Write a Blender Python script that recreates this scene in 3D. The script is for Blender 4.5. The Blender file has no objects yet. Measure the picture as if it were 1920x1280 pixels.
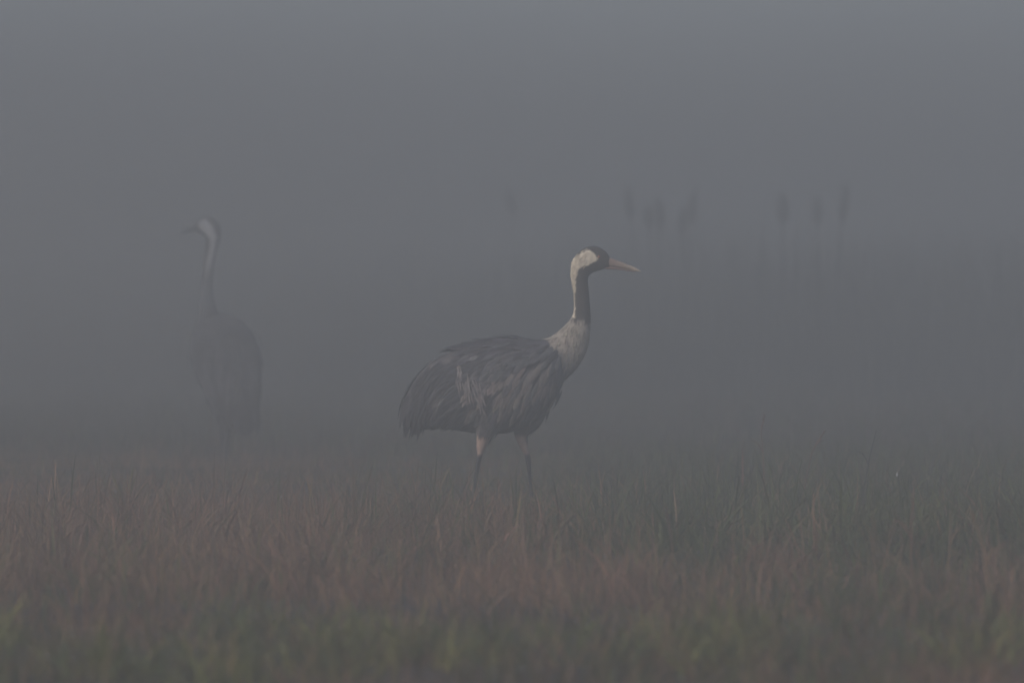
import bpy, math, random
import numpy as np
from mathutils import Vector
from mathutils.bvhtree import BVHTree

random.seed(7)
rng = np.random.default_rng(11)
S = bpy.context.scene
R = math.radians

# ------------------------------------------------------------------ camera
CAM_H, LENS = 0.82, 268.0
FPX = 1920 * LENS / 36.0
PITCH = math.atan(60 / FPX)
cam = bpy.data.cameras.new("camera")
cam.lens, cam.sensor_width = LENS, 36.0
cam.clip_start, cam.clip_end = 0.5, 3000
cam.dof.use_dof = True
cam.dof.focus_distance = 28.8
cam.dof.aperture_fstop = 5.2
camo = bpy.data.objects.new("camera", cam)
S.collection.objects.link(camo)
camo.location = (0, 0, CAM_H)
camo.rotation_euler = (math.pi / 2 - PITCH, 0, 0)
S.camera = camo

# ------------------------------------------------------------------ sky, sun, exposure
SUN_EL, SUN_AZ = R(30), R(-48)          # behind the camera's left shoulder
w = bpy.data.worlds.new("World")
S.world = w
w.use_nodes = True
nt = w.node_tree
sky = nt.nodes.new("ShaderNodeTexSky")
sky.sky_type = 'NISHITA'
sky.sun_disc = False
sky.sun_elevation = SUN_EL
sky.sun_rotation = math.pi + SUN_AZ * -1
sky.air_density, sky.dust_density = 1.0, 3.35
nt.nodes['Background'].inputs[1].default_value = 0.15
hs = nt.nodes.new("ShaderNodeHueSaturation")   # a milky, nearly colourless dawn sky
hs.inputs['Saturation'].default_value = 0.62
nt.links.new(sky.outputs[0], hs.inputs['Color'])
tn = nt.nodes.new("ShaderNodeVectorMath")      # blue tint multiplied into the colour of the whole sky
tn.operation = 'MULTIPLY'
tn.inputs[1].default_value = (0.93, 0.985, 1.20)
nt.links.new(hs.outputs[0], tn.inputs[0])
nt.links.new(tn.outputs[0], nt.nodes['Background'].inputs[0])
sl = bpy.data.lights.new("sun", 'SUN')
sl.energy = 0.72
sl.angle = R(12)
sl.color = (1.0, 0.79, 0.53)
so = bpy.data.objects.new("sun", sl)
S.collection.objects.link(so)
so.rotation_euler = (math.pi / 2 - SUN_EL, 0, SUN_AZ)
so.location = (-5, -5, 8)
S.view_settings.view_transform = 'Standard'
S.view_settings.look = 'None'
S.view_settings.gamma = 1.0
S.view_settings.exposure = -0.13
S.cycles.volume_bounces = 2
S.cycles.max_bounces = 6
S.cycles.use_denoising = True

FOG_DENSITY = 0.0305
FOG_COLOR = (0.74, 0.688, 0.585)
FOG_G = 0.7
FOG_TOP = 2.4


# ------------------------------------------------------------------ helpers
def W(px, py, Y):
    """pixel of the 1920x1280 photo at depth Y -> world point (for layout)"""
    f = Vector((0, math.cos(PITCH), -math.sin(PITCH)))
    u = Vector((0, math.sin(PITCH), math.cos(PITCH)))
    d = f * FPX + Vector((1, 0, 0)) * (px - 960) + u * (640 - py)
    return Vector((0, 0, CAM_H)) + d * (Y / d.y)


_grids = {}


def vnoise(x, y, scale, seed=0):
    g = _grids.get(seed)
    if g is None:
        g = _grids[seed] = np.random.default_rng(1000 + seed).random((128, 128))
    x = np.asarray(x, float) / scale + 37.3
    y = np.asarray(y, float) / scale + 11.7
    xi, yi = np.floor(x).astype(int), np.floor(y).astype(int)
    fx, fy = x - xi, y - yi
    fx, fy = fx * fx * (3 - 2 * fx), fy * fy * (3 - 2 * fy)
    a, b = g[xi % 128, yi % 128], g[(xi + 1) % 128, yi % 128]
    c, d = g[xi % 128, (yi + 1) % 128], g[(xi + 1) % 128, (yi + 1) % 128]
    return (a * (1 - fx) + b * fx) * (1 - fy) + (c * (1 - fx) + d * fx) * fy


def ground_h(x, y):
    x, y = np.asarray(x, float), np.asarray(y, float)
    mound = 0.05 * np.clip((x - .1) / 1.2, 0, 1) * np.exp(-((y - 26.5) / 2.2) ** 2)
    return mound + (vnoise(x, y, 1.9, 1) - 0.5) * 0.05 + (vnoise(x, y, 0.45, 2) - 0.5) * 0.035


def mat(name, color=(0.1, 0.1, 0.1), rough=0.8, attr=False, noise=0.0, nscale=40.0, transl=0.0):
    m = bpy.data.materials.new(name)
    m.use_nodes = True
    t = m.node_tree
    b = t.nodes['Principled BSDF']
    b.inputs['Roughness'].default_value = rough
    b.inputs['Specular IOR Level'].default_value = 0.25
    src = None
    if attr:
        a = t.nodes.new('ShaderNodeAttribute')
        a.attribute_name = 'Col'
        src = a.outputs['Color']
    if noise > 0:
        tc = t.nodes.new('ShaderNodeTexCoord')
        n = t.nodes.new('ShaderNodeTexNoise')
        n.inputs['Scale'].default_value = nscale
        n.inputs['Detail'].default_value = 5
        t.links.new(tc.outputs['Object'], n.inputs['Vector'])
        mr = t.nodes.new('ShaderNodeMapRange')
        mr.inputs['From Min'].default_value = 0.3
        mr.inputs['From Max'].default_value = 0.7
        mr.inputs['To Min'].default_value = 1 - noise
        mr.inputs['To Max'].default_value = 1 + noise
        t.links.new(n.outputs['Fac'], mr.inputs['Value'])
        mx = t.nodes.new('ShaderNodeVectorMath')
        mx.operation = 'SCALE'
        if src:
            t.links.new(src, mx.inputs[0])
        else:
            mx.inputs[0].default_value = color
        t.links.new(mr.outputs[0], mx.inputs['Scale'])
        src = mx.outputs[0]
    if src:
        t.links.new(src, b.inputs['Base Color'])
    else:
        b.inputs['Base Color'].default_value = (*color, 1)
    if transl > 0:
        tr = t.nodes.new('ShaderNodeBsdfTranslucent')
        if src:
            t.links.new(src, tr.inputs['Color'])
        else:
            tr.inputs['Color'].default_value = (*color, 1)
        ms = t.nodes.new('ShaderNodeMixShader')
        ms.inputs[0].default_value = transl
        t.links.new(b.outputs[0], ms.inputs[1])
        t.links.new(tr.outputs[0], ms.inputs[2])
        t.links.new(ms.outputs[0], t.nodes['Material Output'].inputs['Surface'])
    return m


def tag(o, label=None, cat=None, group=None, kind=None):
    if label: o['label'] = label
    if cat: o['category'] = cat
    if group: o['group'] = group
    if kind: o['kind'] = kind
    return o


def link(o, parent=None):
    S.collection.objects.link(o)
    if parent is not None:
        o.parent = parent
    return o


def empty(name, loc):
    o = bpy.data.objects.new(name, None)
    o.empty_display_size = 0.1
    o.location = loc
    return link(o)


class MB:
    """vertices, faces and a colour per vertex, linked as ONE mesh object"""
    def __init__(self):
        self.v, self.f, self.c = [], [], []

    def add(self, vs, fs, cs):
        b = len(self.v)
        self.v += [tuple(p) for p in vs]
        self.f += [tuple(i + b for i in f) for f in fs]
        self.c += cs if isinstance(cs, list) else [cs] * len(vs)

    def build(self, name, m, parent=None, smooth=True, loc=None):
        me = bpy.data.meshes.new(name)
        me.from_pydata(self.v, [], self.f)
        ca = me.color_attributes.new('Col', 'FLOAT_COLOR', 'POINT')
        arr = np.ones((len(self.v), 4), np.float32)
        arr[:, :3] = np.array(self.c, np.float32)
        ca.data.foreach_set('color', arr.ravel())
        if smooth:
            me.polygons.foreach_set('use_smooth', [True] * len(me.polygons))
        me.materials.append(m)
        o = bpy.data.objects.new(name, me)
        if loc is not None:
            o.location = loc
        return link(o, parent)


def loft(mb, secs, n=28, sub=5, col=(0.1, 0.1, 0.1)):
    """secs: list of (centre, u, v) half-axis vectors; smooth closed tube through them"""
    P = np.array([[*c, *u, *v] for c, u, v in secs], float)
    rows = []
    m = len(P)
    for i in range(m - 1):
        p0, p1, p2, p3 = P[max(i - 1, 0)], P[i], P[i + 1], P[min(i + 2, m - 1)]
        for k in range(sub):
            t = k / sub
            rows.append(0.5 * (2 * p1 + (p2 - p0) * t + (2 * p0 - 5 * p1 + 4 * p2 - p3) * t * t + (3 * p1 - p0 - 3 * p2 + p3) * t ** 3))
    rows.append(P[-1])
    vs, fs = [], []
    for r in rows:
        for j in range(n):
            a = 2 * math.pi * j / n
            vs.append(tuple(r[:3] + r[3:6] * math.cos(a) + r[6:9] * math.sin(a)))
    L = len(rows)
    for i in range(L - 1):
        for j in range(n):
            k = (j + 1) % n
            fs.append((i * n + j, i * n + k, (i + 1) * n + k, (i + 1) * n + j))
    fs.append(tuple(range(n))[::-1])
    fs.append(tuple((L - 1) * n + j for j in range(n)))
    mb.add(vs, fs, col)


def tube(mb, pts, radii, n=8, col=(0.1, 0.1, 0.1), sub=3, flat=1.0):
    secs = []
    for i, p in enumerate(pts):
        a, b = Vector(pts[max(i - 1, 0)]), Vector(pts[min(i + 1, len(pts) - 1)])
        t = (b - a).normalized()
        ref = Vector((0, 1, 0)) if abs(t.y) < 0.8 else Vector((1, 0, 0))
        u = t.cross(ref).normalized()
        v = t.cross(u).normalized()
        secs.append((Vector(p), u * radii[i], v * radii[i] * flat))
    loft(mb, secs, n, sub, col)


def remesh(mb, voxel, smooth_iter=3):
    me = bpy.data.meshes.new('tmp')
    me.from_pydata(mb.v, [], mb.f)
    o = bpy.data.objects.new('tmp', me)
    S.collection.objects.link(o)
    m = o.modifiers.new('r', 'REMESH')
    m.mode = 'VOXEL'
    m.voxel_size = voxel
    sm = o.modifiers.new('s', 'SMOOTH')
    sm.iterations = smooth_iter
    dg = bpy.context.evaluated_depsgraph_get()
    dg.update()
    out = bpy.data.meshes.new_from_object(o.evaluated_get(dg))
    bpy.data.objects.remove(o)
    return out


def in_poly_sd(px, py, poly):
    """signed distance (positive inside) to a polygon, numpy arrays"""
    px, py = np.asarray(px, float), np.asarray(py, float)
    d = np.full(px.shape, 1e9)
    inside = np.zeros(px.shape, bool)
    n = len(poly)
    for i in range(n):
        x1, y1 = poly[i]
        x2, y2 = poly[(i + 1) % n]
        ex, ey = x2 - x1, y2 - y1
        t = np.clip(((px - x1) * ex + (py - y1) * ey) / (ex * ex + ey * ey), 0, 1)
        d = np.minimum(d, np.hypot(px - x1 - t * ex, py - y1 - t * ey))
        cond = (y1 > py) != (y2 > py)
        with np.errstate(divide='ignore', invalid='ignore'):
            xi = (x2 - x1) * (py - y1) / (y2 - y1 if y2 != y1 else 1e-9) + x1
        inside ^= cond & (px < xi)
    return np.where(inside, d, -d)


def sstep(a, b, x):
    t = np.clip((x - a) / (b - a), 0, 1)
    return t * t * (3 - 2 * t)


def mix(a, b, t):
    t = np.asarray(t)[..., None]
    return np.asarray(a) * (1 - t) + np.asarray(b) * t


# ------------------------------------------------------------------ materials
M_plum = mat('plumage', attr=True, rough=0.85, noise=0.22, nscale=60, transl=0.0)
M_body = mat('bird_body', attr=True, rough=0.85, noise=0.15, nscale=90)
M_beak = mat('beak_horn', attr=True, rough=0.45, noise=0.10, nscale=80)
M_eye = mat('eye', (0.22, 0.07, 0.03), rough=0.15)
M_grass = mat('grass_blades', attr=True, rough=0.7, transl=0.30)
M_reed = mat('reed_leaves', attr=True, rough=0.75, transl=0.15)
M_stalk = mat('dry_stalk', attr=True, rough=0.8, noise=0.15, nscale=30)
M_white = mat('speck_white', (0.75, 0.74, 0.70), rough=0.8)


def ground_mat():
    m = mat('damp_soil', (0.055, 0.040, 0.030), rough=0.95)
    t = m.node_tree
    tc = t.nodes.new('ShaderNodeTexCoord')
    n1 = t.nodes.new('ShaderNodeTexNoise')
    n1.inputs['Scale'].default_value = 0.7
    n1.inputs['Detail'].default_value = 8
    r = t.nodes.new('ShaderNodeValToRGB')
    r.color_ramp.elements[0].position, r.color_ramp.elements[0].color = 0.35, (0.050, 0.038, 0.030, 1)
    r.color_ramp.elements[1].position, r.color_ramp.elements[1].color = 0.65, (0.060, 0.058, 0.036, 1)
    t.links.new(tc.outputs['Object'], n1.inputs['Vector'])
    t.links.new(n1.outputs['Fac'], r.inputs['Fac'])
    t.links.new(r.outputs[0], t.nodes['Principled BSDF'].inputs['Base Color'])
    return m


# ------------------------------------------------------------------ ground sheet (fine near, coarse far)
def make_ground():
    xs = np.unique(np.concatenate([np.linspace(-300, -12, 13), np.linspace(-12, 12, 121), np.linspace(12, 300, 13)]))
    ys = np.unique(np.concatenate([np.linspace(-40, 10, 8), np.linspace(10, 70, 241), np.linspace(70, 560, 16)]))
    X, Y = np.meshgrid(xs, ys)
    Z = ground_h(X, Y)
    v = np.stack([X, Y, Z], -1).reshape(-1, 3)
    nx, ny = len(xs), len(ys)
    I = np.arange((ny - 1) * nx).reshape(ny - 1, nx)[:, :-1].ravel()
    f = np.stack([I, I + 1, I + nx + 1, I + nx], 1)
    me = bpy.data.meshes.new('ground')
    me.from_pydata(v.tolist(), [], f.tolist())
    me.polygons.foreach_set('use_smooth', [True] * len(me.polygons))
    me.materials.append(ground_mat())
    tag(link(bpy.data.objects.new('ground', me)), kind='structure')


make_ground()


# ------------------------------------------------------------------ blades (numpy, one mesh)
def blades(name, x, y, h, wd, lean, az, col, m, base_z=None, seg=3, tipcol=None):
    n = len(x)
    z = ground_h(x, y) - 0.01 if base_z is None else base_z
    ts = np.linspace(0, 1, seg + 1)
    yaw = rng.uniform(0, 2 * np.pi, n)
    # mostly broadside to a viewer walking by: random yaw
    sx, sy = np.cos(yaw), np.sin(yaw)
    V = np.zeros((n, seg * 2 + 1, 3))
    C = np.ones((n, seg * 2 + 1, 4), np.float32)
    tip = col if tipcol is None else tipcol
    for k, t in enumerate(ts):
        off = lean * h * t ** 1.8
        cx = x + np.cos(az) * off
        cy = y + np.sin(az) * off
        cz = z + h * t * (1 - 0.35 * np.clip(lean, 0, 1.5) * t)
        cc = col * (1 - t) + tip * t
        if k < seg:
            hw = wd * 0.5 * (1 - t ** 2.2 * 0.75)
            for s, j in ((-1, 2 * k), (1, 2 * k + 1)):
                V[:, j, 0] = cx + s * sx * hw
                V[:, j, 1] = cy + s * sy * hw
                V[:, j, 2] = cz
                C[:, j, :3] = cc
        else:
            V[:, 2 * seg] = np.stack([cx, cy, cz], 1)
            C[:, 2 * seg, :3] = cc
    nv = seg * 2 + 1
    base = (np.arange(n) * nv)[:, None]
    quads = np.concatenate([base + np.array([2 * k, 2 * k + 1, 2 * k + 3, 2 * k + 2]) for k in range(seg - 1)], 0) if seg > 1 else np.zeros((0, 4), int)
    tris = base + np.array([2 * seg - 2, 2 * seg - 1, 2 * seg])
    loops = np.concatenate([quads.ravel(), tris.ravel()])
    starts = np.concatenate([np.arange(len(quads)) * 4, len(quads) * 4 + np.arange(len(tris)) * 3])
    me = bpy.data.meshes.new(name)
    me.vertices.add(n * nv)
    me.vertices.foreach_set('co', V.ravel())
    me.loops.add(len(loops))
    me.loops.foreach_set('vertex_index', loops.astype(np.int32))
    me.polygons.add(len(starts))
    me.polygons.foreach_set('loop_start', starts.astype(np.int32))
    me.update(calc_edges=True)
    ca = me.color_attributes.new('Col', 'FLOAT_COLOR', 'POINT')
    ca.data.foreach_set('color', C.ravel())
    me.materials.append(m)
    return link(bpy.data.objects.new(name, me))


def px_of(x, y):
    return 960 + x / y * FPX


def scatter(n, y0, y1, margin=2.4, pw=1.0):
    y = y0 + (y1 - y0) * rng.random(n) ** pw
    half = 0.0672 * y + margin
    x = rng.uniform(-1, 1, n) * half
    return x, y


def green_mask(x, y):
    """where the sward is green rather than dried reddish-brown"""
    p = px_of(x, y)
    g = (vnoise(x, y, 0.55, 5) - 0.5) * 1.2 + (vnoise(x, y, 0.17, 6) - 0.5) * 0.9
    yy = y + (vnoise(x, y, 0.5, 7) - 0.5) * 2.0 + (vnoise(p, p * 0 + 3, 150, 15) - 0.5) * 3.6
    right = sstep(850, 1300, p) * sstep(20.6, 23.4, yy)
    midl = 0.35 * sstep(450, 800, p) * sstep(22.0, 24.5, yy)
    gap = 1 - 0.9 * sstep(480, 600, p) * (1 - sstep(780, 900, p))
    front = (1 - sstep(17.8, 20.3, yy)) * gap * (1 - .8 * sstep(1650, 1850, p))
    left = 0.18 * sstep(29, 33, y)
    return np.clip(0.02 + right * 0.72 + midl + front * 0.62 + left + g * 0.75, 0, 1)


def colours(n, base, var, hue=0.12):
    c = np.array(base) * (1 + (rng.random((n, 1)) - 0.5) * 2 * var)
    return np.clip(c * (1 + (rng.random((n, 3)) - 0.5) * 2 * hue), 0.005, 0.9)


DRY = (0.235, 0.140, 0.080)
STRAW = (0.25, 0.165, 0.10)
GREEN = (0.092, 0.102, 0.040)
LUSH = (0.19, 0.185, 0.054)


def make_grass():
    # short sward
    N = 260000
    x, y = scatter(N, 13.5, 44, pw=0.9)
    g = green_mask(x, y)
    isg = rng.random(N) < g
    clump = .55 * vnoise(x, y, 0.30, 8) + .65 * vnoise(x, y * .6, 0.10, 9) ** 1.5
    h = (0.03 + 0.14 * rng.random(N) ** 1.7) * (0.30 + 1.35 * clump)
    pp = px_of(x, y)
    h = h * np.where(y < 20.5, .62, 1.0) * (1 - .45 * sstep(26.5, 32.5, y + 4 * (vnoise(pp, y * 40, 70, 63) - .5)) * (1 - .6 * sstep(1050, 1300, pp)))
    wd = np.where(isg, rng.uniform(0.003, 0.006, N), rng.uniform(0.002, 0.004, N))
    lean = np.abs(rng.normal(0.45, 0.5, N))
    az = vnoise(x, y, .35, 14) * 9 + rng.normal(0, 1.1, N)
    col = np.where(isg[:, None], colours(N, GREEN, 0.45), colours(N, DRY, 0.5))
    pale = rng.random(N) < 0.05
    col[pale] = colours(int(pale.sum()), STRAW, 0.35)
    col *= (.55 + .9 * vnoise(x, y * .7, .16, 61))[:, None]
    o = blades('grass', x, y, h, wd, lean, az, col, M_grass)
    tag(o, 'short reddish brown and green meadow grass covering the ground', 'grass', kind='stuff')

    # tall wispy grasses
    N = 26000
    x, y = scatter(N, 16, 38)
    keep = vnoise(x, y, 0.38, 12) + 0.25 * rng.random(N) > 0.62
    x, y = x[keep], y[keep]
    N = len(x)
    g = green_mask(x, y)
    isg = rng.random(N) < g * 0.8
    h = 0.14 + 0.20 * rng.random(N) ** 1.8
    pp = px_of(x, y)
    h *= np.where(y < 24, 0.62, .95) * (1 - .45 * sstep(26.5, 32.5, y + 4 * (vnoise(pp, y * 40, 70, 63) - .5)) * (1 - .6 * sstep(1050, 1300, pp)))
    wd = np.where(isg, rng.uniform(0.004, 0.009, N), rng.uniform(0.0025, 0.0045, N))
    lean = np.abs(rng.normal(0.45, 0.6, N))
    az = rng.choice([0, np.pi], N) + rng.normal(0, 0.8, N)
    col = np.where(isg[:, None], colours(N, GREEN, 0.5), colours(N, DRY, 0.5))
    pale = rng.random(N) < 0.12
    col[pale] = colours(int(pale.sum()), STRAW, 0.35)
    o = blades('tall_grass', x, y, h, wd, lean, az, col, M_grass, seg=4)
    tag(o, 'taller wispy dry grass blades rising out of the short meadow grass', 'grass', kind='stuff')

    # long blades arching out of loose tussocks
    xs, ys, hs, ws, ls, azs, cs = [], [], [], [], [], [], []
    for k in range(330):
        yy = rng.uniform(20.5, 31)
        xx = rng.uniform(-1, 1) * (0.0672 * yy + 1.0)
        g = float(green_mask(np.array(xx), np.array(yy)))
        m = int(rng.integers(7, 20))
        xs.append(xx + rng.normal(0, 0.035, m)); ys.append(yy + rng.normal(0, 0.05, m))
        hs.append(rng.uniform(0.12, 0.27, m)); ws.append(rng.uniform(0.0035, 0.0075, m))
        ls.append(np.abs(rng.normal(0.8, 0.5, m)))
        azs.append(np.where(rng.random(m) < .5, 0, np.pi) + rng.normal(0, .7, m))
        cs.append(colours(m, (0.125, 0.130, 0.055) if rng.random() < g else (0.25, 0.155, 0.095), 0.5))
    o = blades('arching_grass', *[np.concatenate(a) for a in (xs, ys, hs, ws, ls, azs, cs)], M_grass, seg=5)
    tag(o, 'long arching green and straw coloured blades bending over the meadow', 'grass', kind='stuff')

    # lush leafy tussocks close to the camera
    xs, ys, hs, ws, ls, azs, cs = [], [], [], [], [], [], []
    for k in range(170):
        yy = rng.uniform(16.2, 19.4)
        xx = rng.uniform(-1, 1) * (0.0672 * yy + 0.8)
        p = px_of(xx, yy)
        if vnoise(p, yy * 60, 130, 64) < (0.62 if (480 < p < 820 or p > 1750) else 0.42):
            continue
        m = int(rng.integers(24, 46))
        xs.append(xx + rng.normal(0, 0.05, m)); ys.append(yy + rng.normal(0, 0.05, m))
        hs.append(rng.uniform(0.07, 0.19, m)); ws.append(rng.uniform(0.004, 0.008, m))
        ls.append(np.abs(rng.normal(1.0, 0.5, m))); azs.append(rng.uniform(0, 2 * np.pi, m))
        cs.append(colours(m, LUSH if rng.random() < 0.6 else GREEN, 0.4))
    o = blades('leafy_grass', *[np.concatenate(a) for a in (xs, ys, hs, ws, ls, azs, cs)], M_grass, seg=4)
    tag(o, 'lush green leafy grass tussocks blurred in the foreground', 'grass', kind='stuff')

    # rough meadow between the birds and the reeds
    N = 60000
    x, y = scatter(N, 42, 72, margin=2.5)
    h = 0.08 + 0.22 * rng.random(N) ** 1.5 * (0.4 + vnoise(x, y, 1.2, 20)) * (.25 + .75 * sstep(43, 58, y))
    col = np.where((rng.random(N) < 0.45)[:, None], colours(N, (0.06, 0.075, 0.03), 0.4), colours(N, (0.09, 0.06, 0.04), 0.4))
    o = blades('meadow', x, y, h, rng.uniform(0.006, 0.014, N), np.abs(rng.normal(0.25, 0.3, N)), rng.uniform(0, 2 * np.pi, N), col, M_grass, seg=2)
    tag(o, 'rough dark meadow fading into the fog behind the two birds', 'meadow', kind='stuff')


make_grass()


# ------------------------------------------------------------------ reed bed far behind
def make_reeds():
    N = 80000
    y = rng.uniform(63, 130, N)
    x = rng.uniform(-1, 1, N) * (0.0672 * y + 3)
    p = px_of(x, y)
    top = 0.95 + 0.25 * sstep(300, 650, p) + 0.22 * sstep(900, 1250, p) + .012 * (y - 66)
    h = top * (0.30 + 0.80 * rng.random(N) ** 1.6) * (0.80 + 0.30 * vnoise(x, y * 0.3, 0.5, 31) + .25 * vnoise(x, y * .2, 1.7, 32))
    col = colours(N, (0.034, 0.036, 0.024), 0.4)
    o = blades('reed_bed', x, y, h, rng.uniform(0.010, 0.022, N), np.abs(rng.normal(0.15, 0.2, N)), rng.uniform(0, 2 * np.pi, N), col, M_reed, seg=3)
    tag(o, 'dark dense bed of reeds in the fog behind the birds', 'reeds', kind='stuff')


make_reeds()


def reed_stalk(px, top, lean_px, tall_px, wide, label, Y=68.0):
    """stem, fat ragged seed head and side leaves; top = photo row of the tip"""
    s = Y / FPX
    tip = W(px, top, Y)
    bx = px + lean_px
    base = W(bx, top, Y); base.z = float(ground_h(np.array(base.x), np.array(Y)))
    root = empty('reed_stalk', base)
    tp = tip - base
    H = tp.z
    def at(t):
        return Vector((tp.x * t ** 2, 0, H * t))
    mb = MB()
    dark = (0.035, 0.030, 0.024)
    tube(mb, [at(t) for t in (0, .25, .5, .75, .97)], [.010, .009, .008, .007, .006], 8, dark)
    mb.build('stem', M_stalk, root)
    t0 = 1 - tall_px * s / H
    hb = MB()
    ts = [t0, t0 + (1 - t0) * .15, t0 + (1 - t0) * .4, t0 + (1 - t0) * .7, t0 + (1 - t0) * .92, 1.0]
    tube(hb, [at(t) for t in ts], [.008, wide * 1.2, wide * 1.7, wide * 1.5, wide * .9, .006], 12, dark)
    for k in range(26):
        t = t0 + (1 - t0) * random.random() * .9
        c = at(t); a = random.uniform(0, 2 * math.pi)
        d = Vector((math.cos(a) * .7, math.sin(a) * .7, random.uniform(.6, 1.4))).normalized()
        l = random.uniform(.06, .12)
        tube(hb, [c, c + d * l * .6, c + d * l], [.014, .010, .003], 5, dark, 1)
    hb.build('plume', M_stalk, root)
    for sgn in (-1, 1):
        lb = MB()
        l = random.uniform(.5, .75) * H; o = random.uniform(.10, .22) * sgn
        P = [Vector((o * t ** 1.6, .02 * sgn, l * t)) + at(0) for t in (0, .3, .6, .85, 1)]
        tube(lb, P, [.010, .014, .012, .008, .002], 6, (0.045, 0.045, 0.028), 2, .3)
        lb.build('leaf', M_reed, root)
    tag(root, label, 'reed', 'dark reed plumes standing above the reed bed')


reed_stalk(1176, 352, 24, 62, .024, 'reed plume leaning left, leftmost clear dark one above the bird\'s beak')
reed_stalk(958, 368, 10, 36, .018, 'faintest reed plume, alone to the left of the crane\'s head')
reed_stalk(1216, 392, 4, 40, .024, 'short reed plume just right of the left leaning one')
reed_stalk(1238, 376, 0, 56, .026, 'upright reed plume in the middle of the left cluster')
reed_stalk(1300, 366, -16, 56, .028, 'reed plume leaning right, rightmost of the left cluster', 69.0)
reed_stalk(1280, 396, -6, 44, .026, 'low reed plume close beside the rightmost of the left cluster')
reed_stalk(1467, 366, 4, 56, .034, 'thick upright reed plume, first of the right hand three')
reed_stalk(1532, 374, 8, 50, .026, 'middle reed plume of the right hand three')
reed_stalk(1586, 350, -24, 70, .026, 'tallest reed plume, leaning right, at the far right of the row', 66.0)


# ------------------------------------------------------------------ cranes
def feather(mb, bvh, p0, d, L, Wd, col, edge, lift=0.003, rise=0.010, droop=0.0, N=4, free=9):
    p = Vector(p0)
    d = Vector(d).normalized()
    rows = []
    prof = {3: (.45, .95, .75, .0), 4: (.4, .9, 1.0, .7, .0), 5: (.4, .85, 1, .9, .6, .0)}[N]
    for k in range(N + 1):
        loc, nr, _, dist = bvh.find_nearest(p)
        if loc is None:
            return
        if k == 0:
            nr0 = nr
        if dist < 0.05 and k < free:
            nrm = nr
            q = loc + nr * (lift + rise * (k / N) ** 1.5)
        else:
            nrm = nr0
            q = p
        d = (d - nrm * d.dot(nrm) * (1.0 if dist < 0.03 and k < free else 0.0)).normalized()
        side = nrm.cross(d).normalized()
        hw = Wd * .5 * prof[k]
        rows.append((q, side * hw, nrm))
        d = (d + Vector((0, 0, -droop))).normalized()
        p = q + d * (L / N)
    vs, fs, cs = [], [], []
    for k, (q, sd, nr) in enumerate(rows):
        camber = nr * (sd.length * .35)
        if k < N:
            vs += [q - sd, q + camber, q + sd]
            t = k / N
            cs += [edge, tuple(c * (1 - .35 * t) for c in col), edge]
        else:
            vs.append(q); cs.append(edge)
    for k in range(N - 1):
        a = 3 * k
        fs += [(a, a + 1, a + 4, a + 3), (a + 1, a + 2, a + 5, a + 4)]
    a = 3 * (N - 1)
    fs += [(a, a + 1, a + 3), (a + 1, a + 2, a + 3)]
    mb.add(vs, fs, cs)


def jit(c, v=.25):
    f = 1 + random.uniform(-v, v)
    return tuple(max(.004, x * f * (1 + random.uniform(-.06, .06))) for x in c)


def toes(mb, ankle, fwd, s=1.0):
    """three long front toes and a short hind toe"""
    side = Vector((-fwd.y, fwd.x, 0))
    for a, l in ((-.5, .085), (0, .10), (.5, .085), (math.pi, .03)):
        d = fwd * math.cos(a) + side * math.sin(a)
        b = Vector((ankle.x, ankle.y, .012))
        tube(mb, [ankle, b + d * l * .3, b + d * l * .7 - Vector((0, 0, .004)), b + d * l - Vector((0, 0, .008))], [.008, .007, .006, .003], 8)


SLATE = (0.100, 0.095, 0.094)
FLANK = (0.19, 0.158, 0.135)
DUSK = (0.056, 0.052, 0.053)
WHITE = (0.76, 0.66, 0.48)
PALEG = (0.39, 0.34, 0.26)
BLACK = (0.064, 0.056, 0.048)


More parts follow.
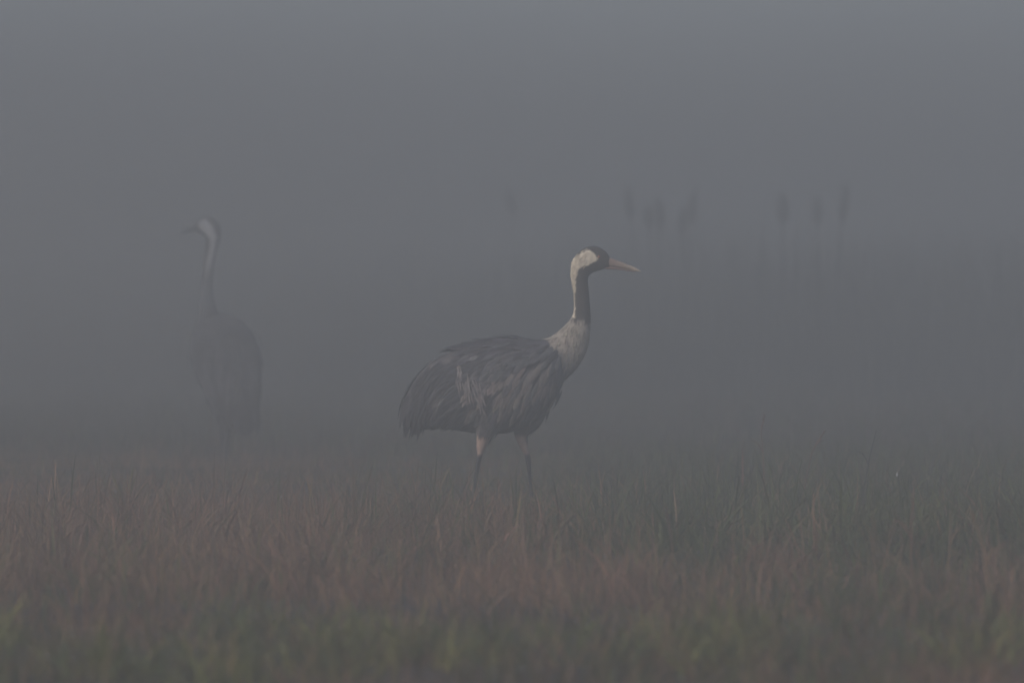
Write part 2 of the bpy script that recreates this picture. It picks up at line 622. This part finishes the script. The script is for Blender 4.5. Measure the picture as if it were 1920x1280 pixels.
def crane_one():
    PX0, PY0, Y0 = 940, 970.7, 30.0
    s = Y0 / FPX
    base = W(PX0, PY0, Y0)
    root = empty('common_crane', base)
    tag(root, 'nearer crane seen side on facing right, white cheek and pinkish beak, standing in grass', 'crane bird')

    def P(px, py, y=0.0):
        return Vector(((px - PX0) * s, y, (PY0 - py) * s))
    mb = MB()
    # torso and the drooping rear, stations left to right
    st = [(757, 752, 788, .016), (771, 724, 795, .038), (800, 686, 799, .068), (835, 664, 802, .098), (870, 652, 806, .115), (910, 642, 812, .130),
          (950, 636, 812, .138), (985, 640, 800, .136), (1012, 648, 782, .125), (1035, 655, 758, .105), (1052, 668, 728, .075), (1060, 685, 708, .04)]
    loft(mb, [(P(x, (t + b) / 2), Vector((0, w_, 0)), Vector((0, 0, (b - t) / 2 * s))) for x, t, b, w_ in st])
    # neck and head: pairs (rear edge, front edge)
    pr = [((985, 640), (1030, 735), .095), ((1012, 637), (1056, 716), .082), ((1036, 629), (1078, 694), .064), ((1054, 614), (1096, 668), .050),
          ((1066, 602), (1105, 640), .040), ((1074, 589), (1108, 610), .031), ((1076, 572), (1107, 582), .027),
          ((1075.5, 552), (1105, 556), .025), ((1072, 532), (1103, 534), .025), ((1069.5, 512), (1103, 520), .026),
          ((1073, 488), (1110, 512), .028), ((1089, 469), (1118, 509), .028), ((1110, 461), (1127, 506.5), .026),
          ((1127, 465), (1136, 503.5), .022), ((1139, 475), (1142, 501), .016), ((1144, 483), (1144, 498), .010)]
    secs = []
    for (a, b, w_) in pr:
        A, B = P(*a), P(*b)
        secs.append(((A + B) / 2, (B - A) / 2, Vector((0, w_, 0))))
    loft(mb, secs)
    # thighs, shanks and feet
    for (pts, rad, y) in (
        ([(925, 775), (912, 802), (906, 822), (902, 838), (900, 851), (898, 860), (893, 890), (888, 930), (886, 967)],
         [.060, .046, .027, .019, .011, .0110, .0082, .0080, .009], -.055),
        ([(1000, 762), (988, 792), (976, 815), (981, 834), (988, 851), (990, 860), (993, 890), (997, 930), (999, 968)],
         [.062, .052, .026, .017, .011, .0110, .0075, .0075, .009], .055)):
        pp = [P(a, b, y) for a, b in pts]
        tube(mb, pp, rad, 12, sub=3)
        toes(mb, pp[-1], Vector((1, 0, 0)))
    me = remesh(mb, .0042, 3)
    n = len(me.vertices)
    co = np.zeros(n * 3); me.vertices.foreach_get('co', co); co = co.reshape(-1, 3)
    px, py = co[:, 0] / s + PX0, PY0 - co[:, 2] / s
    nx = (vnoise(px, py, 3.0, 41) - .5) * 5 + (vnoise(px, py, 1.3, 42) - .5) * 3
    ny = (vnoise(px, py, 3.0, 43) - .5) * 5
    white_poly = [(1100, 467), (1109, 471), (1116, 474.5), (1121, 482), (1120, 487.5), (1108, 496), (1092, 500), (1084, 507), (1081, 520), (1079, 535),
                  (1078, 560), (1079, 594), (1060, 602), (1050, 600), (1050, 482), (1076, 482), (1092, 472)]
    col = mix(np.tile(SLATE, (n, 1)), np.tile(FLANK, (n, 1)), .5 * vnoise(px, py, 9, 44) * (co[:, 1] < 10))
    # pale neck base
    base_sd = in_poly_sd(px + nx, py + ny, [(1000, 600), (1130, 600), (1130, 660), (1092, 690), (1066, 706), (1050, 676), (1030, 655), (1000, 640)])
    pg = mix(np.tile(PALEG, (n, 1)), np.tile((.30, .27, .25), (n, 1)), sstep(640, 700, py) * .7 + .3 * vnoise(px, py, 5, 46))
    col = mix(col, pg, sstep(-12, 8, base_sd))
    # dark neck and head
    neck_top = 601 + (px - 1078) * .30 + (vnoise(px, py * .3, 2.0, 47) - .5) * 20
    dark = sstep(7, -7, py - neck_top) * (px > 1045)
    col = mix(col, np.tile(BLACK, (n, 1)), dark)
    wsd = in_poly_sd(px + nx * .8, py + ny * .8, white_poly)
    col = mix(col, np.tile(WHITE, (n, 1)) * (0.86 + .14 * vnoise(px, py, 4, 48))[:, None], sstep(-1.2, 1.6, wsd) * (py < 606))
    # pale shanks above the hock, dark scaly legs below
    leg = sstep(812, 822, py)
    col = mix(col, np.tile((.42, .30, .23), (n, 1)), leg)
    col = mix(col, np.tile((.045, .042, .045), (n, 1)), sstep(848, 856, py))
    ca = me.color_attributes.new('Col', 'FLOAT_COLOR', 'POINT')
    ca.data.foreach_set('color', np.concatenate([col, np.ones((n, 1))], 1).astype(np.float32).ravel())
    me.materials.clear(); me.materials.append(M_body)
    me.polygons.foreach_set('use_smooth', [True] * len(me.polygons))
    me.name = 'body'
    body = link(bpy.data.objects.new('body', me), root)
    bvh = BVHTree.FromPolygons([v.co[:] for v in me.vertices], [p.vertices[:] for p in me.polygons])

    def hit(px_, py_, side):
        o = P(px_, py_, side * 1.0)
        loc, nr, _, _ = bvh.ray_cast(o, Vector((0, -side, 0)))
        return loc

    def D(a, b, side):
        return Vector((a, 0, -b))

    for side in (-1, 1):
        wing = MB()
        # rows from the rear/bottom up so that the front ones overlap the rear ones
        # long secondaries lying along the back over the rear
        for k in range(34):
            a = k / 33
            x = 975 - 90 * random.random(); y = 655 + 70 * a
            h = hit(x, y, side)
            if h: feather(wing, bvh, h, D(-1, .35 + .25 * a, side), random.uniform(.16, .24), random.uniform(.022, .032), jit(DUSK), jit((.075, .073, .078)), .006, .010, .03, 5)
        # flank and lower wing coverts hanging down and back
        for r, (yy, c0, c1) in enumerate(((762, SLATE, FLANK), (738, FLANK, SLATE), (712, FLANK, SLATE), (690, SLATE, FLANK), (672, SLATE, SLATE), (656, SLATE, DUSK))):
            for x in np.arange(885, 1052, 6.0):
                xx = x + random.uniform(-4, 4); y = yy + random.uniform(-9, 9)
                h = hit(xx, y, side)
                if not h: continue
                back = (1052 - x) / 170
                c = c0 if random.random() < .62 else c1
                k1 = (.7 if random.random() < .6 else 1.3) if xx < 930 else 1.0
                k2 = random.uniform(1.0, 1.35)
                c = tuple(q * k1 for q in c)
                e = tuple(min(.6, q * k2) for q in c)
                feather(wing, bvh, h, D(-.20 - .55 * back * (1 if r > 2 else .55), .9 - .12 * r, side), random.uniform(.055, .095), random.uniform(.018, .030), jit(c, .35), jit(e, .2), .007 + .0015 * r, .008, .02, 4)
        # scapulars along the top of the back
        for k in range(60):
            x = random.uniform(880, 1030); y = random.uniform(640, 664)
            h = hit(x, y, side)
            if h: feather(wing, bvh, h, D(-1, .10 + random.uniform(-.02, .3), side), random.uniform(.06, .11), random.uniform(.018, .03), jit(DUSK if random.random() < .5 else SLATE, .3), jit((.11, .10, .105)), .010, .012, .03, 4)
        # pale wispy tips where the wing ends over the dark rear
        for k in range(46):
            x = random.uniform(856, 905); y = 690 + (x - 856) * .9 + random.uniform(-14, 26)
            h = hit(x, y, side)
            if h: feather(wing, bvh, h, D(random.uniform(-.05, .55), 1, side), random.uniform(.035, .08), random.uniform(.003, .007), jit((.21, .18, .165)), jit((.24, .205, .185)), .016, .010, .02, 4)
        # bend of the wing at the shoulder
        for k in range(26):
            x = random.uniform(1018, 1050); y = random.uniform(665, 735)
            h = hit(x, y, side)
            if h: feather(wing, bvh, h, D(-.35, 1, side), random.uniform(.04, .07), random.uniform(.014, .02), jit(SLATE), jit((.13, .12, .12)), .008, .006, .02, 4)
        wing.build('wing', M_plum, root)

    tail = MB()
    for side in (-1, 1):
        for k in range(170):
            x = 762 + 124 * random.random() ** 1.2; u = random.random()
            t = (x - 750) / 140
            top = 705 - 62 * t ** .7; bot = 785 + 10 * t
            y = top + (bot - top) * u
            h = hit(x, y, side)
            if not h: continue
            dn = .45 + 1.2 * (1 - t) + .4 * u
            c = DUSK if random.random() < .8 else SLATE
            feather(tail, bvh, h, D(-1, dn, side), random.uniform(.06, .12), random.uniform(.006, .013), jit(c, .35), jit(tuple(q * 1.35 for q in c), .3), .004, .012, .10, 5)
    for side in (-1, 1):
        for k in range(70):
            x = random.uniform(760, 806); y = random.uniform(690 + (806 - x) * 1.0, 792)
            h = hit(x, y, side)
            if h: feather(tail, bvh, h, D(-1, .55 + 1.1 * (y - 690) / 100, side), random.uniform(.06, .11), random.uniform(.006, .011), jit(DUSK, .35), jit(DUSK, .3), .010, .016, .22, 5, 2)
    # drooping tail tip and loose plume ends along the lower rim
    for (a, b, L, dx, dy) in ((764, 786, .090, -.40, 1), (768, 790, .072, -.40, 1), (760, 784, .060, -.30, 1), (756, 764, .05, -.3, 1), (776, 792, .045, -.4, 1), (790, 797, .03, -.5, 1)):
        for y in (-.02, .0, .02):
            feather(tail, bvh, P(a, b, y), Vector((dx, 0, -dy)), L, .011, jit(DUSK, .2), jit(DUSK), .002, .004, .02, 4, 1)
    for k in range(80):
        x = random.uniform(760, 905); y = 790 + 14 * sstep(760, 880, x) + random.uniform(-6, 4)
        feather(tail, bvh, P(x, float(y), random.uniform(-.07, .07)), Vector((-.7, random.uniform(-.3, .3), -.75)), random.uniform(.03, .055), .010, jit(DUSK), jit(SLATE), .003, .004, .05, 4)
    # ragged raised plumes on the back
    for k in range(40):
        x = random.uniform(862, 975); y = 640 + (975 - x) * .04 + random.uniform(-2, 5)
        feather(tail, bvh, P(x, float(y), random.uniform(-.06, .06)), Vector((-1, random.uniform(-.15, .15), random.uniform(.0, .16))), random.uniform(.06, .11), random.uniform(.012, .02), jit(DUSK), jit((.09, .085, .09)), .008, .020, .05, 5)
    tail.build('tail_plumes', M_plum, root)

    # soft hair-like feathers: nape and cheek rim, neck base, thighs
    soft = MB()
    for k in range(420):
        x = random.uniform(1066, 1100); y = random.uniform(468, 560)
        if in_poly_sd(np.array([x]), np.array([y]), white_poly)[0] < -1: continue
        side = random.choice((-1, 1))
        h = hit(x, y, side)
        if h: feather(soft, bvh, h, D(-.75, 1.0, side), random.uniform(.010, .020), .003, jit(WHITE, .12), jit(WHITE, .12), .001, .003, 0, 3)
    soft.build('cheek_feathers', M_plum, root)
    soft = MB()
    for k in range(420):
        x = random.uniform(1012, 1108); y = random.uniform(604, 702)
        if in_poly_sd(np.array([x]), np.array([y]), [(1018, 634), (1072, 604), (1108, 612), (1106, 650), (1085, 690), (1066, 704), (1048, 672)])[0] < 0: continue
        side = random.choice((-1, 1))
        h = hit(x, y, side)
        if h: feather(soft, bvh, h, D(-.25, 1, side), random.uniform(.018, .035), random.uniform(.004, .008), jit(PALEG, .3), jit(PALEG, .2), .001, .004, 0, 3)
    soft.build('neck_feathers', M_plum, root)
    for side in (-1, 1):
        for xa, xb in ((900, 945), (972, 1022)):
            soft = MB()
            for k in range(60):
                x = random.uniform(xa, xb); y = random.uniform(768, 815)
                h = hit(x, y, side)
                if h: feather(soft, bvh, h, D(-.3, 1, side), random.uniform(.03, .06), .010, jit(SLATE, .35), jit((.13, .115, .11)), .003, .006, 0, 3)
            if soft.v and ((side < 0) == (xa == 900)): soft.build('thigh_feathers', M_plum, root)


    # beak: upper and lower halves
    bk = MB()
    horn, tipc = (.34, .24, .18), (.50, .41, .29)
    def half(pairs, width):
        sec = []
        for (a, b), w_ in zip(pairs, width):
            A, B = P(*a), P(*b)
            sec.append(((A + B) / 2, (B - A) / 2, Vector((0, w_, 0))))
        return sec
    loft(bk, half([((1137, 481), (1137, 499)), ((1146, 483.5), (1146, 500)), ((1162, 489.5), (1162, 502)), ((1178, 496), (1178, 505.5)), ((1192, 502), (1192, 508.6)), ((1202, 508.2), (1202, 509.8))], (.015, .013, .010, .0075, .005, .001)), 16, 4, horn)
    bk.c = [tuple(np.array(horn) + (np.array(tipc) - np.array(horn)) * max(0, min(1, (v[0] / s + PX0 - 1150) / 50))) for v in bk.v]
    ob = bk.build('beak', M_beak, root)
    lo = MB()
    loft(lo, half([((1136, 500.5), (1136, 505)), ((1148, 500.6), (1148, 505)), ((1162, 502.2), (1162, 506)), ((1178, 505.8), (1178, 508.4)), ((1192, 508.8), (1192, 510))], (.009, .008, .006, .004, .0015)), 14, 4, (.26, .16, .12))
    lo.build('lower_beak', M_beak, ob)
    for side in (-1, 1):
        h = hit(1123, 481.5, side)
        e = MB()
        r = .0062
        vs, fs = [], []
        for i in range(7):
            for j in range(12):
                th = math.pi * i / 6; ph = 2 * math.pi * j / 12
                vs.append(h + Vector((math.sin(th) * math.cos(ph), math.cos(th) * .7, math.sin(th) * math.sin(ph))) * r)
        for i in range(6):
            for j in range(12):
                fs.append((i * 12 + j, i * 12 + (j + 1) % 12, (i + 1) * 12 + (j + 1) % 12, (i + 1) * 12 + j))
        e.add(vs, fs, (.1, .03, .01))
        e.build('eye', M_eye, root)


def crane_two():
    PX0, PY0, Y0 = 424, 873, 40.0
    s = Y0 / FPX
    root = empty('common_crane', W(PX0, PY0, Y0))
    tag(root, 'farther crane seen from behind on the left, head turned left, fading into fog', 'crane bird')

    def P(px, py, y=0.0):
        return Vector(((px - PX0) * s, y, (PY0 - py) * s))
    mb = MB()
    # torso: tail towards the camera and low, shoulders away and high
    st = [(466, 800, -.27, 10, 14), (464, 786, -.25, 24, 26), (455, 752, -.20, 36, 46), (442, 712, -.12, 50, 62), (430, 682, -.03, 61, 70),
          (421, 660, .06, 63, 66), (411, 640, .14, 54, 52), (400, 625, .20, 38, 38), (393, 615, .24, 22, 24)]
    loft(mb, [(P(x, y, d), Vector((rx * s, 0, 0)), Vector((0, ry * s * .25, ry * s))) for x, y, d, rx, ry in st])
    # neck and head in profile to the left; pairs (throat edge, nape edge)
    pr = [((362, 640), (432, 640), .15, .07), ((366, 612), (420, 604), .17, .055), ((371, 588), (407, 584), .17, .035), ((374, 562), (399, 560), .165, .027),
          ((375, 536), (397, 535), .16, .024), ((375, 512), (398, 513), .15, .022), ((379, 486), (401, 488), .145, .023),
          ((382, 462), (408, 462), .14, .024), ((382, 447), (413, 440), .14, .026), ((377, 441), (409, 418), .14, .027),
          ((372, 438), (394, 406), .14, .027), ((366, 436), (376, 409), .14, .022), ((362, 434.5), (364, 418), .14, .015), ((359, 433), (359, 424), .14, .009)]
    secs = []
    for (a, b, y, w_) in pr:
        A, B = P(*a, y), P(*b, y)
        secs.append(((A + B) / 2, (B - A) / 2, Vector((0, w_, 0))))
    loft(mb, secs)
    for (pts, rad, y) in (
        ([(432, 760), (428, 788), (426, 812), (425, 830), (424, 838), (424, 855), (423, 868)], [.06, .036, .018, .011, .0105, .0075, .009], -.02),
        ([(404, 740), (411, 775), (414, 800), (414, 822), (414, 832), (413, 852), (412, 866)], [.05, .035, .018, .011, .0105, .0075, .009], .10)):
        pp = [P(a, b, y) for a, b in pts]
        tube(mb, pp, rad, 12, sub=3)
        toes(mb, pp[-1], Vector((-.4, .9, 0)).normalized())
    me = remesh(mb, .005, 3)
    n = len(me.vertices)
    co = np.zeros(n * 3); me.vertices.foreach_get('co', co); co = co.reshape(-1, 3)
    px, py = co[:, 0] / s + PX0, PY0 - co[:, 2] / s
    nx = (vnoise(px, py, 3.0, 51) - .5) * 5
    ny = (vnoise(px, py, 3.0, 53) - .5) * 5
    col = mix(np.tile(DUSK, (n, 1)), np.tile(SLATE, (n, 1)), vnoise(px, py, 9, 54))
    col = mix(col, np.tile((.13, .135, .145), (n, 1)), sstep(600, 560, py))
    dark = sstep(540, 505, py) * .8
    col = mix(col, np.tile(BLACK, (n, 1)), dark)
    wp = [(371, 417), (378, 411), (388, 411), (394, 418), (399, 430), (407, 441), (404, 462), (399, 485), (396, 505), (393, 530), (381, 530), (383, 505), (388, 480), (393, 462), (392, 448), (384, 438), (374, 430)]
    wsd = in_poly_sd(px + nx * .6, py + ny * .6, wp)
    col = mix(col, np.tile((.52, .52, .51), (n, 1)), sstep(-1.5, 3.0, wsd) * sstep(530, 490, py))
    col = mix(col, np.tile((.06, .055, .06), (n, 1)), sstep(800, 815, py))
    ca = me.color_attributes.new('Col', 'FLOAT_COLOR', 'POINT')
    ca.data.foreach_set('color', np.concatenate([col, np.ones((n, 1))], 1).astype(np.float32).ravel())
    me.materials.clear(); me.materials.append(M_body)
    me.polygons.foreach_set('use_smooth', [True] * len(me.polygons))
    me.name = 'body'
    link(bpy.data.objects.new('body', me), root)
    bvh = BVHTree.FromPolygons([v.co[:] for v in me.vertices], [p.vertices[:] for p in me.polygons])

    def hit(px_, py_, back=False):
        o = P(px_, py_, 2.0 if back else -2.0)
        loc, nr, _, _ = bvh.ray_cast(o, Vector((0, -1 if back else 1, 0)))
        return loc
    # folded wings, one each side of the back
    breast = MB()
    for wi, (xa, xb, dx) in enumerate(((359, 422, .10), (422, 486, .02))):
        wing = MB()
        for r, yy in enumerate((745, 722, 700, 678, 658, 640, 626)):
            for x in np.arange(xa, xb, 6.0):
                xx = x + random.uniform(-3, 3); y = yy + random.uniform(-8, 8)
                h = hit(xx, y)
                if not h or h.y > .22: continue
                cx = (xx - 430) / 60
                c = DUSK if random.random() < .6 else (SLATE if wi == 0 else BLACK)
                feather(wing, bvh, h, Vector((-cx * .25 + .12, -.3, -1)), random.uniform(.06, .12), random.uniform(.020, .032), jit(c, .4), jit((.075, .075, .082) if random.random() < .6 else (.15, .15, .155), .3), .006 + .001 * r, .012, .02, 4)
        for x in np.arange(xa, xb, 6.0):      # breast-side feathers hidden behind
            for yy in (645, 665, 685, 705, 725, 745):
                h = hit(x, yy, True)
                if h: feather(breast, bvh, h, Vector((.1, -.3, -1)), .08, .028, jit(SLATE, .3), jit((.14, .14, .145)), .006, .008, .02, 4)
        for k in range(16):                   # pale wispy edge
            xx = random.uniform(xa + 4, xb - 4); y = random.uniform(690, 760)
            h = hit(xx, y)
            if h: feather(wing, bvh, h, Vector((random.uniform(-.3, .3), -.3, -1)), random.uniform(.08, .14), .007, jit((.13, .13, .13)), jit((.15, .15, .15)), .018, .010, .02, 4)
        wing.build('wing', M_plum, root)
    breast.build('breast_feathers', M_plum, root)
    tail = MB()
    for k in range(190):
        xx = random.uniform(405, 488); y = random.uniform(715, 785)
        h = hit(xx, y)
        if not h: continue
        feather(tail, bvh, h, Vector((random.uniform(-.05, .12), -.25, -1)), random.uniform(.06, .12), random.uniform(.008, .016), jit(BLACK if random.random() < .6 else DUSK, .4), jit(DUSK, .3), .012, .014, .03, 5)
    for k in range(26):
        xx = random.uniform(450, 480)
        feather(tail, bvh, P(xx, 782, -.25), Vector((random.uniform(-.1, .1), -.1, -1)), random.uniform(.05, .10), .010, jit(BLACK), jit(DUSK), .008, .010, .03, 4)
    tail.build('tail_plumes', M_plum, root)

    def half(pairs, width):
        sec = []
        for (a, b), w_ in zip(pairs, width):
            A, B = P(*a, .14), P(*b, .14)
            sec.append(((A + B) / 2, (B - A) / 2, Vector((0, w_, 0))))
        return sec
    bk = MB()
    loft(bk, half([((364, 422), (364, 431)), ((352, 427), (352, 434)), ((344, 432), (344, 437)), ((335, 438.4), (335, 439.4))], (.011, .009, .005, .001)), 14, 4, (.07, .068, .06))
    ob = bk.build('beak', M_beak, root)
    lo = MB()
    loft(lo, half([((364, 431.5), (364, 435)), ((352, 434.6), (352, 437)), ((340, 439), (340, 441))], (.008, .006, .002)), 12, 4, (.06, .058, .05))
    lo.build('lower_beak', M_beak, ob)


crane_one()
crane_two()


# ------------------------------------------------------------------ single stalks, tufts and white specks one can point at
def stalk(pts, Y, r, col, label, head=False):
    Y = CAM_H * FPX / (pts[0][1] - 580)
    base = W(pts[0][0], pts[0][1], Y)
    root = empty('dry_stalk', base)
    P = [W(a, b, Y) - base for a, b in pts]
    if P[0].z > 0:
        P[0].z = -.01
    mb = MB()
    n = len(P)
    tube(mb, P, [r * (1 - .6 * i / (n - 1)) for i in range(n)], 6, col, 3)
    mb.build('stem', M_stalk, root)
    if head:
        hb = MB()
        d = (P[-1] - P[-2]).normalized()
        for k in range(16):
            c = P[-1] - d * (.05 * k / 16)
            a = random.uniform(0, 6.28)
            q = c + (d + Vector((math.cos(a), math.sin(a), 0)) * .5).normalized() * .012
            tube(hb, [c, q], [.0022, .0008], 5, col, 1)
        hb.build('seed_head', M_stalk, root)
    lb = MB()
    m = P[1]
    sgn = random.choice((-1, 1))
    tube(lb, [m, m + Vector((sgn * .02, 0, .04)), m + Vector((sgn * .05, .01, .055))], [r * .7, r * .9, r * .3], 5, col, 2, .4)
    lb.build('leaf', M_stalk, root)
    tag(root, label, 'dry stalk', 'single dry stalks standing in the grass')


RB = (0.20, 0.115, 0.08)
stalk([(1434, 960), (1431, 850), (1427, 810), (1433, 780)], 30.5, .0026, RB, 'thin curved dry stalk with bent tip standing out against fog right of the crane', True)
stalk([(1612, 960), (1628, 870), (1636, 835), (1643, 806)], 31.0, .0024, (.05, .045, .045), 'thin dark stalk leaning right, alone above the grass on the right')
stalk([(1500, 960), (1522, 850), (1545, 810)], 31.0, .0026, RB, 'short brown stalk leaning right between the curved and the dark stalk', True)
stalk([(1707, 1110), (1709, 1010), (1712, 920)], 27.6, .0036, RB, 'tall straight vertical brown stalk in the dark green grass on the right')
stalk([(1862, 1150), (1848, 1060), (1838, 1005), (1822, 960)], 27.2, .0042, STRAW, 'pale stalk leaning left near the right edge, brightest of the stalks', True)
stalk([(1868, 1130), (1862, 1050), (1850, 1000)], 27.6, .0036, RB, 'brown stalk close behind the brightest pale stalk at the right edge')
stalk([(1510, 1150), (1480, 1080), (1450, 1035), (1425, 1020)], 27.2, .0040, RB, 'bent brown stalk arching to the left in the grass right of centre')
stalk([(1395, 1120), (1404, 1050), (1412, 985)], 27.8, .0034, RB, 'upright brown stalk left of the arching bent one')
stalk([(1130, 1080), (1137, 1040), (1150, 990)], 28.6, .0032, RB, 'slim reddish stalk below the crane\'s breast')
stalk([(928, 1060), (930, 1010), (932, 965)], 29.0, .0032, STRAW, 'pale vertical stalk between the crane\'s legs', True)
stalk([(1778, 1110), (1781, 1020), (1784, 960)], 27.8, .0030, STRAW, 'thin pale stalk between the straight brown one and the right edge')


def tuft(px, py, Y, dirs, col, label):
    Y = CAM_H * FPX / (py - 580)
    base = W(px, py, Y)
    root = empty('grass_tuft', base)
    s = Y / FPX
    for (dx, h, wd) in dirs:
        mb = MB()
        top = Vector((dx * s, random.uniform(-.02, .02), h * s))
        P = [Vector((0, 0, -.01)), top * .35 + Vector((0, 0, .01)), top * .7 + Vector((0, 0, .008)), top]
        tube(mb, P, [wd * .6, wd, wd * .8, wd * .1], 6, jit(col, .2), 3, .22)
        mb.build('blade', M_grass, root)
    tag(root, label, 'grass tuft', 'leafy grass tufts one can tell apart')


tuft(236, 962, 30.3, [(-26, 75, .006), (-14, 58, .005), (14, 88, .006), (18, 70, .005), (42, 58, .005), (-44, 62, .005)], (.17, .15, .05), 'yellow green tuft with spread blades, tallest on the left')
tuft(185, 968, 30.2, [(-10, 40, .006), (8, 52, .006), (20, 40, .005)], (.17, .12, .06), 'small brownish tuft just left of the tallest yellow green tuft')
tuft(1080, 985, 29.4, [(-18, 60, .004), (-8, 66, .004), (10, 46, .004), (24, 40, .004), (-40, 40, .004)], (.15, .10, .05), 'thin brown tuft just right of the crane\'s far leg')
tuft(690, 1010, 28.8, [(0, 30, .005), (22, 52, .006), (-20, 36, .005)], (.13, .14, .05), 'small green tuft below the hanging tail of the nearer crane')


def speck(px, py, Y, h, label):
    o = W(px, py, Y)
    mb = MB()
    r = h / 2
    tube(mb, [Vector((0, 0, -r)), Vector((.0006, 0, -r * .5)), Vector((0, 0, r * .3)), Vector((.001, 0, r))], [.0008, .0028, .0025, .0006], 8, (.75, .74, .7), 3, .5)
    q = mb.build('white_speck', M_white, None, loc=o)  # small flattened white spindle, just a pale speck among the blades
    tag(q, label, 'feather', 'tiny white specks in the grass')


speck(1605, 974, 28.4, .020, 'tiny upright white speck on dark green grass right of centre, brightest of the three')
speck(1682, 889, 30.4, .018, 'tiny faint white speck at the top of the grass on the right')
speck(527, 931, 30.2, .014, 'tiny white speck low in the grass between the two birds')


# ------------------------------------------------------------------ the fog itself
def haze():
    x0, x1, y0, y1, z0, z1 = -320, 320, -60, 600, -1.1, FOG_TOP
    vs = [(x, y, z) for z in (z0, z1) for y in (y0, y1) for x in (x0, x1)]
    fs = [(0, 2, 3, 1), (4, 5, 7, 6), (0, 1, 5, 4), (2, 6, 7, 3), (0, 4, 6, 2), (1, 3, 7, 5)]
    me = bpy.data.meshes.new('haze')
    me.from_pydata(vs, [], fs)
    m = bpy.data.materials.new('fog')
    m.use_nodes = True
    t = m.node_tree
    t.nodes.remove(t.nodes['Principled BSDF'])
    v = t.nodes.new('ShaderNodeVolumePrincipled')
    v.inputs['Color'].default_value = (*FOG_COLOR, 1)
    v.inputs['Density'].default_value = FOG_DENSITY
    v.inputs['Anisotropy'].default_value = FOG_G
    t.links.new(v.outputs[0], t.nodes['Material Output'].inputs['Volume'])
    me.materials.append(m)
    tag(link(bpy.data.objects.new('haze', me)), 'even grey morning fog filling the whole meadow', 'fog', kind='stuff')


haze()


def mist(loc, scale, density, label):
    """a thicker drift of the same fog"""
    me = bpy.data.meshes.new('mist')
    vs, fs = [], []
    for i in range(17):
        for j in range(32):
            th, ph = math.pi * i / 16, 2 * math.pi * j / 32
            vs.append((math.sin(th) * math.cos(ph), math.sin(th) * math.sin(ph), math.cos(th)))
    for i in range(16):
        for j in range(32):
            fs.append((i * 32 + j, (i + 1) * 32 + j, (i + 1) * 32 + (j + 1) % 32, i * 32 + (j + 1) % 32))
    me.from_pydata(vs, [], fs)
    m = bpy.data.materials.new('mist_drift')
    m.use_nodes = True
    t = m.node_tree
    t.nodes.remove(t.nodes['Principled BSDF'])
    v = t.nodes.new('ShaderNodeVolumePrincipled')
    v.inputs['Color'].default_value = (*FOG_COLOR, 1)
    v.inputs['Anisotropy'].default_value = FOG_G
    tc = t.nodes.new('ShaderNodeTexCoord')
    ln = t.nodes.new('ShaderNodeVectorMath'); ln.operation = 'LENGTH'
    t.links.new(tc.outputs['Object'], ln.inputs[0])
    mr = t.nodes.new('ShaderNodeMapRange')
    mr.interpolation_type = 'SMOOTHSTEP'
    mr.inputs['From Min'].default_value = 1.0
    mr.inputs['From Max'].default_value = 0.15
    mr.inputs['To Min'].default_value = 0.0
    mr.inputs['To Max'].default_value = density
    t.links.new(ln.outputs['Value'], mr.inputs['Value'])
    t.links.new(mr.outputs[0], v.inputs['Density'])
    t.links.new(v.outputs[0], t.nodes['Material Output'].inputs['Volume'])
    me.materials.append(m)
    o = link(bpy.data.objects.new('mist', me))
    o.location, o.scale = loc, scale
    tag(o, label, 'fog', kind='stuff')


mist((-2.0, 36.4, 1.3), (3.6, 4.2, 1.5), 0.15, 'thicker drift of fog rolling around the farther bird on the left')
mist((-3.6, 55.0, 1.3), (4.6, 8.0, 2.3), 0.050, 'pale drift of fog hiding the reed bed on the far left')
mist((3.6, 57.0, 2.1), (2.6, 7.0, 1.5), 0.035, 'faint bright drift of fog above the reeds at the right')
